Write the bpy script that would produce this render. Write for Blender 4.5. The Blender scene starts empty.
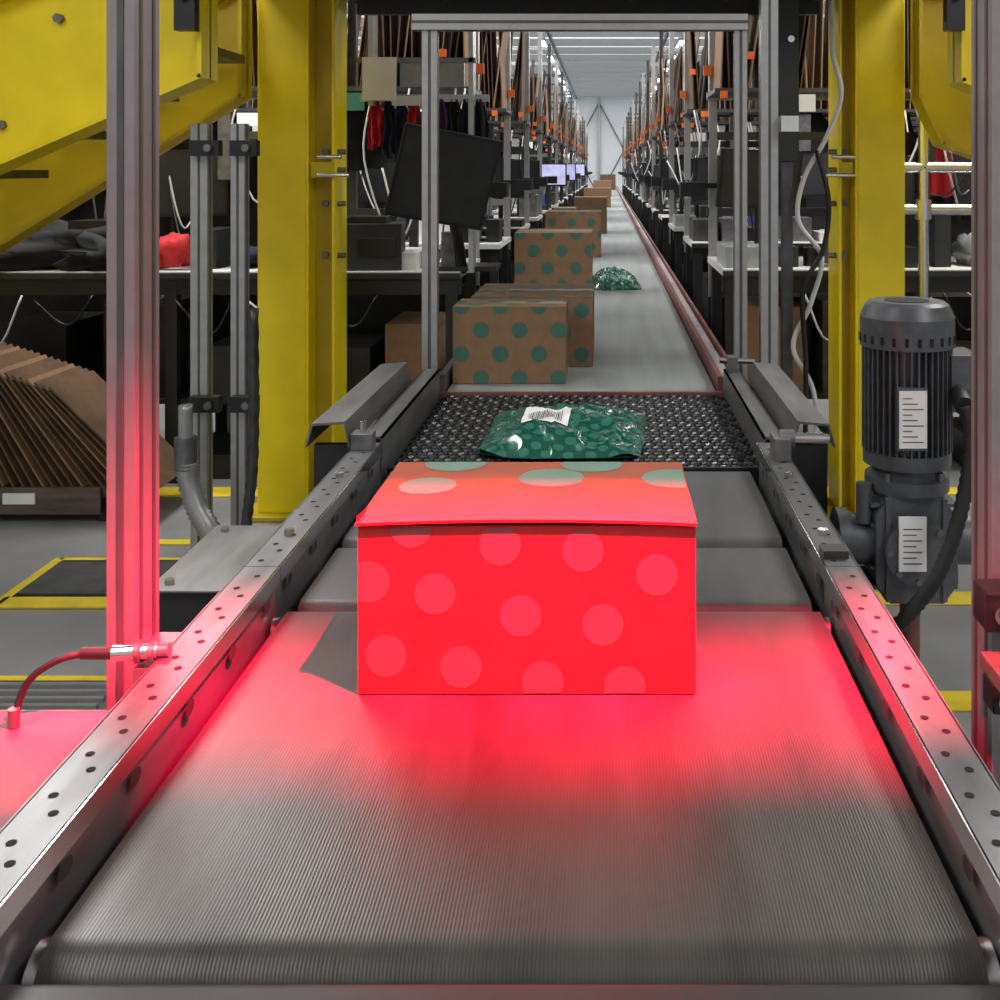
import bpy, bmesh, math, random
from mathutils import Vector, Matrix, Euler, noise
R = random.Random(7)
scene = bpy.context.scene
try:
    scene.view_settings.view_transform = 'Standard'
except Exception: pass

# ------------------------------------------------------------------ materials
def new_mat(name):
    m = bpy.data.materials.new(name); m.use_nodes = True
    nt = m.node_tree; b = nt.nodes['Principled BSDF']
    return m, nt, b
def pmat(name, col, rough=.5, metal=0., var=.12, scale=12, bump=0., emit=0., stretch=(1,1,1), spec=None):
    m, nt, b = new_mat(name)
    N, L = nt.nodes, nt.links
    tc = N.new('ShaderNodeTexCoord'); mp = N.new('ShaderNodeMapping'); mp.inputs['Scale'].default_value = stretch
    nz = N.new('ShaderNodeTexNoise'); nz.inputs['Scale'].default_value = scale; nz.inputs['Detail'].default_value = 5
    L.new(tc.outputs['Object'], mp.inputs['Vector']); L.new(mp.outputs[0], nz.inputs['Vector'])
    cr = N.new('ShaderNodeValToRGB')
    lo = [max(0, c*(1-var*1.6)) for c in col]; hi = [min(1, c*(1+var*1.2)) for c in col]
    cr.color_ramp.elements[0].position = .3; cr.color_ramp.elements[1].position = .7
    cr.color_ramp.elements[0].color = (*lo, 1); cr.color_ramp.elements[1].color = (*hi, 1)
    L.new(nz.outputs['Fac'], cr.inputs[0]); L.new(cr.outputs[0], b.inputs['Base Color'])
    b.inputs['Roughness'].default_value = rough; b.inputs['Metallic'].default_value = metal
    if spec is not None: b.inputs['Specular IOR Level'].default_value = spec
    if bump:
        bp = N.new('ShaderNodeBump'); bp.inputs['Strength'].default_value = bump; bp.inputs['Distance'].default_value = .002
        L.new(nz.outputs['Fac'], bp.inputs['Height']); L.new(bp.outputs[0], b.inputs['Normal'])
    if emit:
        b.inputs['Emission Color'].default_value = (*col, 1); b.inputs['Emission Strength'].default_value = emit
    return m
def belt_mat(name, dark, light, rough=.42, freq=420., rib=.14):
    m, nt, b = new_mat(name); N, L = nt.nodes, nt.links
    tc = N.new('ShaderNodeTexCoord'); sep = N.new('ShaderNodeSeparateXYZ'); L.new(tc.outputs['Object'], sep.inputs[0])
    mu = N.new('ShaderNodeMath'); mu.operation = 'MULTIPLY'; mu.inputs[1].default_value = 2*math.pi*freq
    sn = N.new('ShaderNodeMath'); sn.operation = 'SINE'
    L.new(sep.outputs['X'], mu.inputs[0]); L.new(mu.outputs[0], sn.inputs[0])
    mr = N.new('ShaderNodeMapRange'); mr.inputs[1].default_value = -1; mr.inputs[2].default_value = 1
    L.new(sn.outputs[0], mr.inputs[0])
    mp = N.new('ShaderNodeMapping'); mp.inputs['Scale'].default_value = (6, 1.2, 1); L.new(tc.outputs['Object'], mp.inputs[0])
    nz = N.new('ShaderNodeTexNoise'); nz.inputs['Scale'].default_value = 2.2; nz.inputs['Detail'].default_value = 9; nz.inputs['Roughness'].default_value=.68
    L.new(mp.outputs[0], nz.inputs['Vector'])
    ad = N.new('ShaderNodeMath'); ad.operation = 'MULTIPLY_ADD'; ad.inputs[1].default_value = rib
    L.new(mr.outputs[0], ad.inputs[0]); 
    sb = N.new('ShaderNodeMath'); sb.operation = 'MULTIPLY'; sb.inputs[1].default_value = 1-rib
    L.new(nz.outputs['Fac'], sb.inputs[0]); L.new(sb.outputs[0], ad.inputs[2])
    cr = N.new('ShaderNodeValToRGB'); cr.color_ramp.elements[0].position = .28; cr.color_ramp.elements[1].position = .72
    cr.color_ramp.elements[0].color = (*dark, 1); cr.color_ramp.elements[1].color = (*light, 1)
    L.new(ad.outputs[0], cr.inputs[0]); L.new(cr.outputs[0], b.inputs['Base Color'])
    bp = N.new('ShaderNodeBump'); bp.inputs['Strength'].default_value = .2; bp.inputs['Distance'].default_value = .0005
    L.new(mr.outputs[0], bp.inputs['Height']); L.new(bp.outputs[0], b.inputs['Normal'])
    b.inputs['Roughness'].default_value = rough
    return m
def dot_mat(name, base, dot, scale, r, rough=.3):
    m, nt, b = new_mat(name); N, L = nt.nodes, nt.links
    tc = N.new('ShaderNodeTexCoord'); outs = []
    for off in (0., .5):
        mp = N.new('ShaderNodeMapping'); mp.inputs['Scale'].default_value = (scale, scale, 0)
        mp.inputs['Location'].default_value = (off, off, 0)
        L.new(tc.outputs['Object'], mp.inputs[0])
        fr = N.new('ShaderNodeVectorMath'); fr.operation = 'FRACTION'; L.new(mp.outputs[0], fr.inputs[0])
        su = N.new('ShaderNodeVectorMath'); su.operation = 'DISTANCE'; su.inputs[1].default_value = (.5, .5, 0)
        L.new(fr.outputs[0], su.inputs[0]); outs.append(su.outputs['Value'])
    mn = N.new('ShaderNodeMath'); mn.operation = 'MINIMUM'; L.new(outs[0], mn.inputs[0]); L.new(outs[1], mn.inputs[1])
    lt = N.new('ShaderNodeMath'); lt.operation = 'LESS_THAN'; lt.inputs[1].default_value = r; L.new(mn.outputs[0], lt.inputs[0])
    mx = N.new('ShaderNodeMix'); mx.data_type = 'RGBA'
    mx.inputs[6].default_value = (*base, 1); mx.inputs[7].default_value = (*dot, 1)
    L.new(lt.outputs[0], mx.inputs[0]); L.new(mx.outputs[2], b.inputs['Base Color'])
    b.inputs['Roughness'].default_value = rough; b.inputs['Coat Weight'].default_value = .3
    return m
M = {}
M['kraft'] = pmat('kraft_cardboard', (.24,.14,.072), .75, var=.06, scale=30)
M['kraft_m'] = pmat('kraft_cardboard_red_lit', (.40,.034,.034), .8, var=.05, scale=20, spec=.03, bump=.08)  # plain kraft with the red lamp's light painted into its colour
M['kraft_t'] = pmat('kraft_cardboard_lid', (.36,.105,.065), .8, var=.05, scale=20, spec=.05)  # lid kraft tinted redder, some red lamp light put into the colour
M['kraft2'] = pmat('kraft_cardboard_dark', (.12,.068,.035), .8, var=.2, scale=8)
M['tape'] = pmat('packing_tape', (.26,.175,.11), .35, var=.05)
M['seam'] = pmat('cardboard_shadow_edge', (.05,.02,.012), .9)
M['teal'] = pmat('teal_ink', (.05,.140,.105), .6, var=.05)
M['teal_soft'] = pmat('teal_ink_lid_lightened', (.15,.25,.19), .6, var=.04, spec=.2)  # lid dots: ink lightened in colour to look right under the red lamp
M['teal_front'] = pmat('teal_ink_red_lit', (.23,.075,.075), .7, var=.04, spec=.06)  # front dots: teal ink painted as it looks in red light
M['belt'] = belt_mat('ribbed_belt', (.022,.020,.018), (.078,.069,.062), .38, 330, .12)
M['belt2'] = belt_mat('ribbed_belt_grey', (.045,.045,.045), (.11,.11,.11), .42, 330, .10)
M['belt_far'] = pmat('smooth_belt_far', (.27,.29,.285), .5, var=.10, scale=3, stretch=(6,.4,1))
M['steel'] = pmat('galvanised_steel', (.19,.19,.195), .46, .7, var=.2, scale=25, stretch=(1,.2,1))
M['steel_d'] = pmat('dark_steel', (.080,.080,.083), .4, .6, var=.2, scale=20)
M['alu'] = pmat('anodised_aluminium', (.40,.405,.40), .38, .6, var=.06, scale=30)
M['alu_d'] = pmat('aluminium_groove', (.10,.10,.102), .5, .5)
M['alu_m'] = pmat('aluminium_pinkish_dark', (.30,.27,.28), .42, .6, var=.06, scale=30)  # darker, faintly pink copy of the aluminium for the tunnel posts
M['chrome'] = pmat('bright_metal', (.6,.6,.6), .2, 1., var=.05)
M['hole'] = pmat('hole_shadow', (.008,.008,.008), .9)
M['black'] = pmat('black_plastic', (.008,.008,.009), .4, var=.2)
M['rubber'] = pmat('black_rubber', (.008,.008,.008), .55)
M['charcoal'] = pmat('charcoal_paint', (.018,.019,.021), .5, var=.2)
M['motor'] = pmat('motor_grey_paint', (.080,.087,.098), .38, .15, var=.12, bump=.1, scale=60)
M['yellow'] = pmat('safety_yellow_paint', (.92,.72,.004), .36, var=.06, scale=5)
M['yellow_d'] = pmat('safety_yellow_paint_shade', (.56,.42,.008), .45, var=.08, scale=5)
M['yline'] = pmat('yellow_floor_tape', (.80,.62,.03), .5, var=.1)
M['white'] = pmat('white_laminate', (.60,.60,.59), .5, var=.05)
M['paper'] = pmat('white_label', (.75,.75,.74), .6, var=.03)
M['ink'] = pmat('label_ink', (.03,.03,.03), .6)
M['plate'] = pmat('side_plate_red_lit', (.26,.13,.14), .6, .0, var=.05, spec=.2)  # pale grey plate, red light painted into its colour
M['rail_grey'] = pmat('rail_grey', (.36,.34,.34), .5)
M['table_d'] = pmat('dark_table_frame', (.013,.014,.015), .5)
M['orange'] = pmat('orange_tag', (.72,.13,.02), .5, var=.05)
M['redc'] = pmat('red_fabric', (.45,.015,.02), .8)
M['purple'] = pmat('purple_fabric', (.10,.03,.10), .85)
M['blue'] = pmat('blue_bin', (.02,.07,.28), .5)
M['green'] = pmat('green_plastic', (.03,.16,.10), .5)
M['navy'] = pmat('navy_fabric', (.012,.016,.04), .9, bump=.4)
M['jacket'] = pmat('black_fabric', (.010,.011,.013), .85, bump=.5, scale=40)
M['screen'] = pmat('lit_screen', (.42,.42,.66), .3, emit=.75, var=.3, scale=9)
M['rust'] = pmat('oxide_red_paint', (.20,.075,.06), .55, var=.2)
M['wood'] = pmat('wood_board', (.10,.07,.055), .6, var=.3, scale=6, stretch=(1,8,8))
M['floor'] = pmat('floor_concrete', (.26,.265,.27), .45, var=.12, scale=3)
M['mat'] = pmat('floor_mat', (.07,.072,.075), .8, var=.2)
M['wall'] = pmat('wall_paint', (.74,.76,.77), .7, var=.03, scale=1)
M['ceil'] = pmat('ceiling_panel', (.72,.75,.78), .7, var=.04, scale=1)
M['roof_glow'] = pmat('glowing_roof_panel', (.80,.85,.90), .6, emit=.95, var=.08, scale=.6)  # glow added so the far ceiling looks bright
M['lamp'] = pmat('lamp_tube', (1,1,1), .5, emit=9, var=0)
M['bag'] = dot_mat('polybag_dots', (.007,.080,.058), (.028,.155,.105), 22, .24, .20)
M['bag_plain'] = pmat('polybag_edge', (.008,.10,.075), .25)
M['clear'] = pmat('cloudy_plastic', (.30,.32,.32), .25)

# ------------------------------------------------------------------ mesh builder
class MB:
    def __init__(s): s.v=[]; s.f=[]; s.fm=[]; s.fs=[]; s.mats=[]
    def mi(s, m):
        if m not in s.mats: s.mats.append(m)
        return s.mats.index(m)
    def add(s, vs, fs, m, smooth=False, mtx=None):
        o=len(s.v); k=s.mi(m)
        for p in vs:
            p=Vector(p); s.v.append(mtx@p if mtx else p)
        for f in fs: s.f.append([i+o for i in f]); s.fm.append(k); s.fs.append(smooth)
    def box(s,x0,x1,y0,y1,z0,z1,m,mtx=None):
        vs=[(x,y,z) for z in (z0,z1) for y in (y0,y1) for x in (x0,x1)]
        s.add(vs,[(0,2,3,1),(4,5,7,6),(0,1,5,4),(2,6,7,3),(0,4,6,2),(1,3,7,5)],m,mtx=mtx)
    def obox(s,c,size,rot,m):
        mt=Matrix.Translation(c)@Euler(rot).to_matrix().to_4x4()
        a,b,d=[q/2 for q in size]; s.box(-a,a,-b,b,-d,d,m,mt)
    def cyl(s,p0,p1,r,m,r1=None,n=20,caps=True):
        p0=Vector(p0);p1=Vector(p1); r1=r if r1 is None else r1
        ax=(p1-p0).normalized(); u=ax.orthogonal().normalized(); w=ax.cross(u)
        vs=[]
        for p,rr in ((p0,r),(p1,r1)):
            for i in range(n):
                a=2*math.pi*i/n; vs.append(p+u*math.cos(a)*rr+w*math.sin(a)*rr)
        s.add(vs,[(i,(i+1)%n,n+(i+1)%n,n+i) for i in range(n)],m,True)
        if caps:
            s.add(vs[:n],[tuple(range(n))[::-1]],m); s.add(vs[n:],[tuple(range(n))],m)
    def tube(s,pts,r,m,n=8,sub=6):
        P=[Vector(p) for p in pts]; Q=[]
        if len(P)>2:
            E=[P[0]*2-P[1]]+P+[P[-1]*2-P[-2]]
            for i in range(1,len(E)-2):
                for k in range(sub):
                    t=k/sub; a,b,c,d=E[i-1],E[i],E[i+1],E[i+2]
                    Q.append(.5*((2*b)+(c-a)*t+(2*a-5*b+4*c-d)*t*t+(3*b-a-3*c+d)*t**3))
            Q.append(P[-1])
        else: Q=P
        rings=[]; u=None
        for i,q in enumerate(Q):
            t=(Q[min(i+1,len(Q)-1)]-Q[max(i-1,0)]).normalized()
            if u is None: u=t.orthogonal().normalized()
            else:
                u=(u-t*u.dot(t)); u=u.normalized() if u.length>1e-6 else t.orthogonal().normalized()
            w=t.cross(u)
            rr = r[i%2] if isinstance(r,tuple) else r
            rings.append([q+u*math.cos(2*math.pi*k/n)*rr+w*math.sin(2*math.pi*k/n)*rr for k in range(n)])
        vs=[p for rg in rings for p in rg]; fs=[]
        for i in range(len(rings)-1):
            for k in range(n): fs.append((i*n+k,i*n+(k+1)%n,(i+1)*n+(k+1)%n,(i+1)*n+k))
        fs.append(tuple(range(n))[::-1]); fs.append(tuple(len(vs)-n+k for k in range(n)))
        s.add(vs,fs,m,True)
    def prism(s,poly,axis,a,b,m,smooth=False):
        n=len(poly)
        def mk(p,t):
            return (t,p[0],p[1]) if axis=='x' else ((p[0],t,p[1]) if axis=='y' else (p[0],p[1],t))
        vs=[mk(p,a) for p in poly]+[mk(p,b) for p in poly]
        s.add(vs,[(i,(i+1)%n,n+(i+1)%n,n+i) for i in range(n)],m,smooth)
        s.add(vs,[tuple(range(n))[::-1],tuple(range(n,2*n))],m)
    def poly(s,pts,m): s.add(pts,[tuple(range(len(pts)))],m)
    def lump(s,c,size,m,seed=0,amp=.25,n=20):
        vs=[];fs=[]; h=n//2
        for j in range(h+1):
            th=math.pi*j/h
            for i in range(n):
                ph=2*math.pi*i/n
                d=Vector((math.sin(th)*math.cos(ph),math.sin(th)*math.sin(ph),math.cos(th)))
                k=1+amp*noise.noise(d*2.3+Vector((seed,seed*2,0)))*1.6+amp*.5*noise.noise(d*6+Vector((seed,0,5)))
                q=d*k; z=q.z*size[2]/2
                vs.append((c[0]+q.x*size[0]/2,c[1]+q.y*size[1]/2,max(c[2]-size[2]*.42,c[2]+z)))
        for j in range(h):
            for i in range(n): fs.append((j*n+i,j*n+(i+1)%n,(j+1)*n+(i+1)%n,(j+1)*n+i))
        s.add(vs,fs,m,True)
    def done(s,name,bevel=0,seg=2,recalc=True,origin=None):
        me=bpy.data.meshes.new(name)
        o=Vector(origin) if origin else Vector((0,0,0))
        me.from_pydata([tuple(p-o) for p in s.v],[],s.f)
        for mm in s.mats: me.materials.append(M[mm])
        me.polygons.foreach_set('material_index',s.fm); me.polygons.foreach_set('use_smooth',s.fs)
        if recalc:
            bm=bmesh.new(); bm.from_mesh(me); bmesh.ops.recalc_face_normals(bm,faces=bm.faces); bm.to_mesh(me); bm.free()
        me.update()
        ob=bpy.data.objects.new(name,me); ob.location=o; scene.collection.objects.link(ob)
        if bevel:
            b=ob.modifiers.new('bevel','BEVEL'); b.width=bevel; b.segments=seg; b.limit_method='ANGLE'; b.angle_limit=math.radians(50)
        return ob

ZB=.75   # belt top height
XL,XR=-.42,.28

# ------------------------------------------------------------------ room shell
b=MB(); b.box(-9,9,-4,44,-.1,0,'floor'); b.done('floor')
b=MB(); b.box(-9,9,-4,44,4.3,4.4,'ceil')
b.box(-7,7,12,41.9,4.285,4.30,'roof_glow'); b.done('ceiling')
b=MB(); b.box(-9,9,42,42.2,0,4.3,'wall'); b.done('wall_far')
b=MB(); b.box(-9.2,-9,-4,44,0,4.3,'wall'); b.done('wall_left')
b=MB(); b.box(9,9.2,-4,44,0,4.3,'wall'); b.done('wall_right')
b=MB(); b.box(-9,9,-4.2,-4,0,4.3,'wall'); b.done('wall_back')
b=MB()
y=6
while y<42:
    b.box(-8.9,8.9,y,y+.08,4.12,4.28,'alu'); y+=1.7
for x in (-4,-1.2,1.2,4): b.box(x,x+.05,2,42,4.04,4.12,'steel')
b.done('roof_purlins')
b=MB()
for x0,x1,z0,z1 in ((-2.2,-.3,.3,3.9),(-.3,1.6,3.9,.3),(-.3,1.6,.3,3.9),(-2.2,-.3,3.9,.3)):
    b.cyl((x0,41.9,z0),(x1,41.9,z1),.025,'steel',n=8)
for x in (-2.2,-.3,1.6): b.box(x-.04,x+.04,41.8,41.98,0,4.1,'alu')
b.done('wall_cross_bracing')
b=MB()
def fl(x0,x1,y0,y1): b.box(x0,x1,y0,y1,.001,.004,'yline')
fl(-4,-1.35,4.47,4.60); fl(-4,-1.15,2.86,2.885); fl(.8,4,3.36,3.46); fl(.8,4,2.70,2.80); fl(.9,4,4.5,4.6); fl(-1.7,-.95,3.9,3.95)
b.done('floor_marking_tape')
b=MB(); b.box(-1.84,-1.40,3.42,3.70,.001,.014,'mat'); b.box(-1.86,-1.40,3.33,3.40,.001,.012,'yline'); b.box(-1.84,-1.40,3.40,3.42,.001,.013,'black'); b.box(-1.84,-1.4,3.70,3.72,.001,.012,'black'); b.box(-1.86,-1.4,3.72,3.745,.001,.012,'yline')
b.box(-1.875,-1.84,3.33,3.745,.001,.012,'yline')
b.done('anti_fatigue_mat',.003)
b=MB(); b.box(-3.0,-1.2,2.3,2.84,.001,.012,'steel')
for i in range(14): b.box(-2.95,-1.25,2.32+i*.037,2.333+i*.037,.012,.02,'alu')
b.done('floor_grate')

# ------------------------------------------------------------------ conveyor belts
def belt_loop(b,x0,x1,y0,y1,r0,r1,top,m,crown=0):
    prof=[]
    for i in range(13):
        a=math.pi/2+math.pi*i/12
        prof.append((y0+r0+r0*math.cos(a),top-r0+r0*math.sin(a)))
    for i in range(13):
        a=-math.pi/2+math.pi*i/12
        prof.append((y1-r1+r1*math.cos(a),top-r1+r1*math.sin(a)))
    b.prism(prof,'x',x0,x1,m,True)
def frame(b,y0,y1,side,top=.80,holes=True,low=.60):
    if side<0: xi,xo=-.438,-.486
    else: xi,xo=.292,.336
    t=.003
    b.box(min(xi,xo),max(xi,xo),y0,y1,top-t,top,'steel')
    b.box(xi-t/2,xi+t/2,y0,y1,top-.022,top,'chrome')
    xw=xi+side*.004
    b.box(min(xw,xw+side*t),max(xw,xw+side*t),y0,y1,low,top-t,'steel')
    b.box(min(xw,xo),max(xw,xo),y0,y1,low,low+t,'steel')
    b.box(xo-t/2,xo+t/2,y0,y1,top-.02,top,'steel')
    if holes:
        y=y0+.02; k=0
        while y<y1-.01:
            xc=(xi+xo)/2+(.006 if k%2 else -.007)
            pts=[(xc+math.cos(a)*.0042,y+math.sin(a)*.0042,top+.0006) for a in [i*math.pi/6 for i in range(12)]]
            b.poly(pts,'hole')
            if k%4==0:
                pts=[(xi-side*.002,y+.02+math.cos(a)*.012,top-.032+math.sin(a)*.008) for a in [i*math.pi/8 for i in range(16)]]
                b.poly(pts,'hole')
            y+=.026 if k%2 else .040; k+=1
def leg(b,x,y,z1,m='charcoal'):
    b.box(x-.025,x+.025,y-.025,y+.025,.02,z1,m); b.box(x-.06,x+.06,y-.06,y+.06,.001,.02,m)

# front belt conveyor
b=MB()
belt_loop(b,XL,XR,.800,1.463,.034,.022,ZB,'belt')
for s_ in (-1,1): frame(b,.45,1.47,s_)
b.cyl((XL-.012,.835,ZB-.035),(XR+.012,.835,ZB-.035),.028,'chrome')
b.cyl((XL-.016,1.44,ZB-.024),(XR+.01,1.44,ZB-.024),.018,'chrome')
b.box(XL,XR,.87,1.42,.66,.68,'steel_d')
for x in (-.47,.32):
    for y in (.7,1.42): leg(b,x,y,.6)
b.box(-.47,.32,1.40,1.44,.3,.34,'charcoal')
b.done('belt_conveyor')
# infeed piece at the camera side
b=MB()
belt_loop(b,XL-.01,XR+.01,.30,.786,.02,.012,ZB+.004,'charcoal')
b.box(-.434,.288,.772,.784,.68,.735,'steel_d')
b.box(-.43,.285,.3,.76,.66,.70,'steel_d')
leg(b,-.38,.4,.66); leg(b,.24,.4,.66)
b.done('infeed_belt_conveyor')
# two short belts
b=MB()
belt_loop(b,XL+.005,XR-.005,1.472,1.712,.022,.022,ZB-.002,'belt2')
belt_loop(b,XL+.005,XR-.005,1.72,2.135,.022,.022,ZB,'belt2')
for s_ in (-1,1): frame(b,1.472,2.14,s_)
for x in (-.47,.32): leg(b,x,1.9,.6)
b.box(-.43,.28,1.5,2.1,.62,.66,'steel_d')
b.box(.295,.33,1.50,1.53,.74,.81,'steel_d'); 
for yy in (1.60,1.9):
    b.cyl((-.462,yy,.80),(-.462,yy,.808),.008,'chrome',n=6); b.cyl((.314,yy,.80),(.314,yy,.808),.008,'chrome',n=6)
b.done('gapping_belt_conveyor')
# diverter with modular roller mat
b=MB()
y0,y1=2.16,2.86; x0,x1=-.43,.30
b.box(x0,x1,y0,y1,.69,.725,'black')
ny,nx=28,34
for j in range(ny):
    yy=y0+(j+.5)*(y1-y0)/ny
    b.cyl((x0,yy,.735),(x1,yy,.735),.004,'charcoal',n=6)
    for i in range(nx):
        xx=x0+(i+.5+(.5 if j%2 else 0)*.6)*(x1-x0)/(nx+.4)
        b.box(xx-.004,xx+.004,yy-.011,yy+.011,.728,.7445,'black')
        b.cyl((xx+.006,yy-.003,.741),(xx+.015,yy+.005,.741),.0055,'charcoal' if (i+j)%3 else 'steel',n=8)
b.box(x0,x1,y1,y1+.012,.72,.752,'rust'); b.box(x0,x1,y0-.012,y0,.70,.748,'black')
for s_ in (-1,1):
    xi=-.438 if s_<0 else .305
    b.box(min(xi,xi+s_*.004),max(xi,xi+s_*.004),2.145,2.88,.58,.81,'steel')
    b.box(min(xi,xi+s_*.035),max(xi,xi+s_*.035),2.145,2.88,.805,.81,'steel')
    b.box(min(xi+s_*.035,xi+s_*.04),max(xi+s_*.035,xi+s_*.04),2.145,2.88,.70,.81,'steel_d')
for x in (-.46,.33): leg(b,x,2.25,.6); leg(b,x,2.8,.6)
b.done('roller_mat_diverter')
# bent sheet guards outside diverter
for s_ in (-1,1):
    b=MB()
    xi,xo=(-.490,-.565) if s_<0 else (.355,.425)
    pr=[(xi,.80),(xi+s_*.01,.85),(xo,.845),(xo+s_*.012,.80),(xo+s_*.009,.80),(xo-s_*.003,.841),(xi+s_*.013,.845),(xi+s_*.004,.80)]
    b.prism(pr,'y',2.1,2.75,'steel')
    b.box(min(xi,xo),max(xi,xo),2.12,2.14,.62,.80,'charcoal'); b.box(min(xi,xo),max(xi,xo),2.70,2.72,.62,.80,'charcoal')
    b.box(min(xi,xo),max(xi,xo),2.1,2.75,.60,.62,'charcoal')
    for y in (2.13,2.71): leg(b,(xi+xo)/2,y,.6)
    b.done('side_guard_rail')
# clamp pins
b=MB()
b.cyl((.315,2.03,.835),(.40,2.03,.835),.010,'chrome'); b.cyl((.318,2.03,.835),(.345,2.03,.835),.016,'steel'); b.cyl((.39,2.03,.835),(.41,2.03,.835),.008,'chrome')
b.box(.305,.335,2.0,2.06,.80,.84,'steel'); b.done('clamp_handle',.001)
b=MB()
b.cyl((.29,2.84,.84),(.38,2.84,.835),.009,'chrome'); b.box(.31,.335,2.82,2.86,.81,.85,'steel'); b.done('clamp_handle',.001)
b=MB()
b.cyl((-.465,2.1,.81),(-.465,2.1,.85),.007,'chrome'); b.box(-.485,-.445,2.08,2.12,.80,.83,'steel'); b.done('clamp_handle',.001)
# long far conveyor
b=MB()
belt_loop(b,-.42,.285,2.885,38,.022,.05,ZB,'belt_far')
b.box(-.445,-.428,2.9,38,.60,.79,'steel'); b.box(.292,.306,2.9,38,.60,.785,'rust'); b.box(.306,.335,2.9,38,.75,.772,'rail_grey')
b.box(.345,.355,2.96,38,.64,.782,'rust'); b.box(.306,.345,2.96,38,.75,.76,'rail_grey')
b.box(-.42,.285,2.95,37.9,.60,.68,'steel_d')
y=3.6
while y<38:
    leg(b,-.44,y,.6); leg(b,.33,y,.6); b.box(-.44,.33,y-.02,y+.02,.25,.29,'charcoal'); y+=2.4
b.done('long_belt_conveyor')

# ------------------------------------------------------------------ cartons
def clip(poly,x0,x1,y0,y1):
    for ax,lim,sg in ((0,x0,1),(0,x1,-1),(1,y0,1),(1,y1,-1)):
        out=[]
        for i in range(len(poly)):
            p,q=poly[i],poly[(i+1)%len(poly)]
            ip=sg*(p[ax]-lim)>=0; iq=sg*(q[ax]-lim)>=0
            if ip: out.append(p)
            if ip!=iq:
                t=(lim-p[ax])/(q[ax]-p[ax]); out.append((p[0]+(q[0]-p[0])*t,p[1]+(q[1]-p[1])*t))
        poly=out
        if len(poly)<3: return None
    return poly
def dots(b,cs,r,rect,fn,m):
    for c in cs:
        pl=clip([(c[0]+r*math.cos(2*math.pi*i/32),c[1]+r*math.sin(2*math.pi*i/32)) for i in range(32)],*rect)
        if pl: b.poly([fn(p) for p in pl],m)
def lattice(w,h,sp,ox,oy):
    out=[];j=0;y=oy-sp
    while y<h+sp:
        x=ox-sp+(sp/2 if j%2 else 0)
        while x<w+sp: out.append((x,y)); x+=sp
        y+=sp*.62; j+=1
    return out
def carton(x0,x1,y0,y1,h,z=ZB,rot=0,r=.022,sp=.105,seed=0,dotm='teal',plain=False):
    b=MB(); rr=random.Random(seed)
    w,d=x1-x0,y1-y0; z=z+.0015
    b.box(0,w,0,d,0,h-.004,'kraft')
    g=.002
    b.box(0,w,0,d/2-g,h-.0035,h,'kraft'); b.box(0,w,d/2+g,d,h-.0035,h,'kraft')
    b.box(0,w,d/2-g,d/2+g,h-.004,h-.003,'seam')
    b.box(0,w,d/2-.025,d/2+.025,h,h+.0004,'tape')
    if not plain:
        ox,oy=rr.random()*.1,rr.random()*.1
        e=.0007
        dots(b,lattice(w,h,sp,ox,oy),r,(0,w,0,h),lambda p:(p[0],-e,p[1]),dotm)
        dots(b,lattice(d,h,sp,oy,ox),r,(0,d,0,h),lambda p:(w+e,p[0],p[1]),dotm)
        dots(b,lattice(d,h,sp,ox,oy),r,(0,d,0,h),lambda p:(-e,p[0],p[1]),dotm)
        dots(b,lattice(w,d,sp,oy,ox),r,(0,w,0,d),lambda p:(p[0],p[1],h+e),dotm)
    ob=b.done('cardboard_box',recalc=False)
    ob.location=(x0,y0,z); ob.rotation_euler=(0,0,rot)
    return ob
# main mailer carton under the red scanner light
b=MB()
w,d,h=.373,.25,.186
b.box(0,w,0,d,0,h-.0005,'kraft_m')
lf=.0045; t=.003
NX,NY=24,10
def lidz(x,y):
    u=max(0,min(1,x/w)); crown=math.sin(math.pi*min(1,u*1.0))**.8
    return h+.0005+lf*crown*max(0,(1-(y+.005)/(d+.005)))+t
x_of=lambda i:-.002+(w+.003)*i/NX
y_of=lambda j:-.005+(d+.005)*j/NY
vt=[(x_of(i),y_of(j),lidz(x_of(i),y_of(j))) for j in range(NY+1) for i in range(NX+1)]
vb=[(p[0],p[1],p[2]-t) for p in vt]; W=NX+1
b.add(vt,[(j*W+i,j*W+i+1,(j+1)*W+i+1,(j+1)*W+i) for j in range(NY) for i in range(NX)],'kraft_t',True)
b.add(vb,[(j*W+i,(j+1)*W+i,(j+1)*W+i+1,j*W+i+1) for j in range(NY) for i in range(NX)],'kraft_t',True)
vv=vt+vb; o=len(vt)
b.add(vv,[(o+i,o+i+1,i+1,i) for i in range(NX)]+[(j*W,(j+1)*W,o+(j+1)*W,o+j*W) for j in range(NY)]+[(j*W+NX,o+j*W+NX,o+(j+1)*W+NX,(j+1)*W+NX) for j in range(NY)],'kraft_m')
b.add([(-.0015,.0,h-.002),(-.0015,.075,h+.001),(-.0015,.0,h+.010),(-.0005,.0,h-.002),(-.0005,.075,h+.001),(-.0005,.0,h+.010)],[(0,1,2),(5,4,3),(0,2,5,3)],'kraft_m')
fr=[((px-358)/906,(695-py)/906) for px,py in ((500,546),(583,552),(411,528),(657,576),(369,583),(435,595),(521,617),(603,626),(386,657),(461,668),(543,683),(625,688))]
dots(b,fr,.0232,(0.001,w-.001,.001,h-.003),lambda p:(p[0],-.0005,p[1]),'teal_front')
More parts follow.
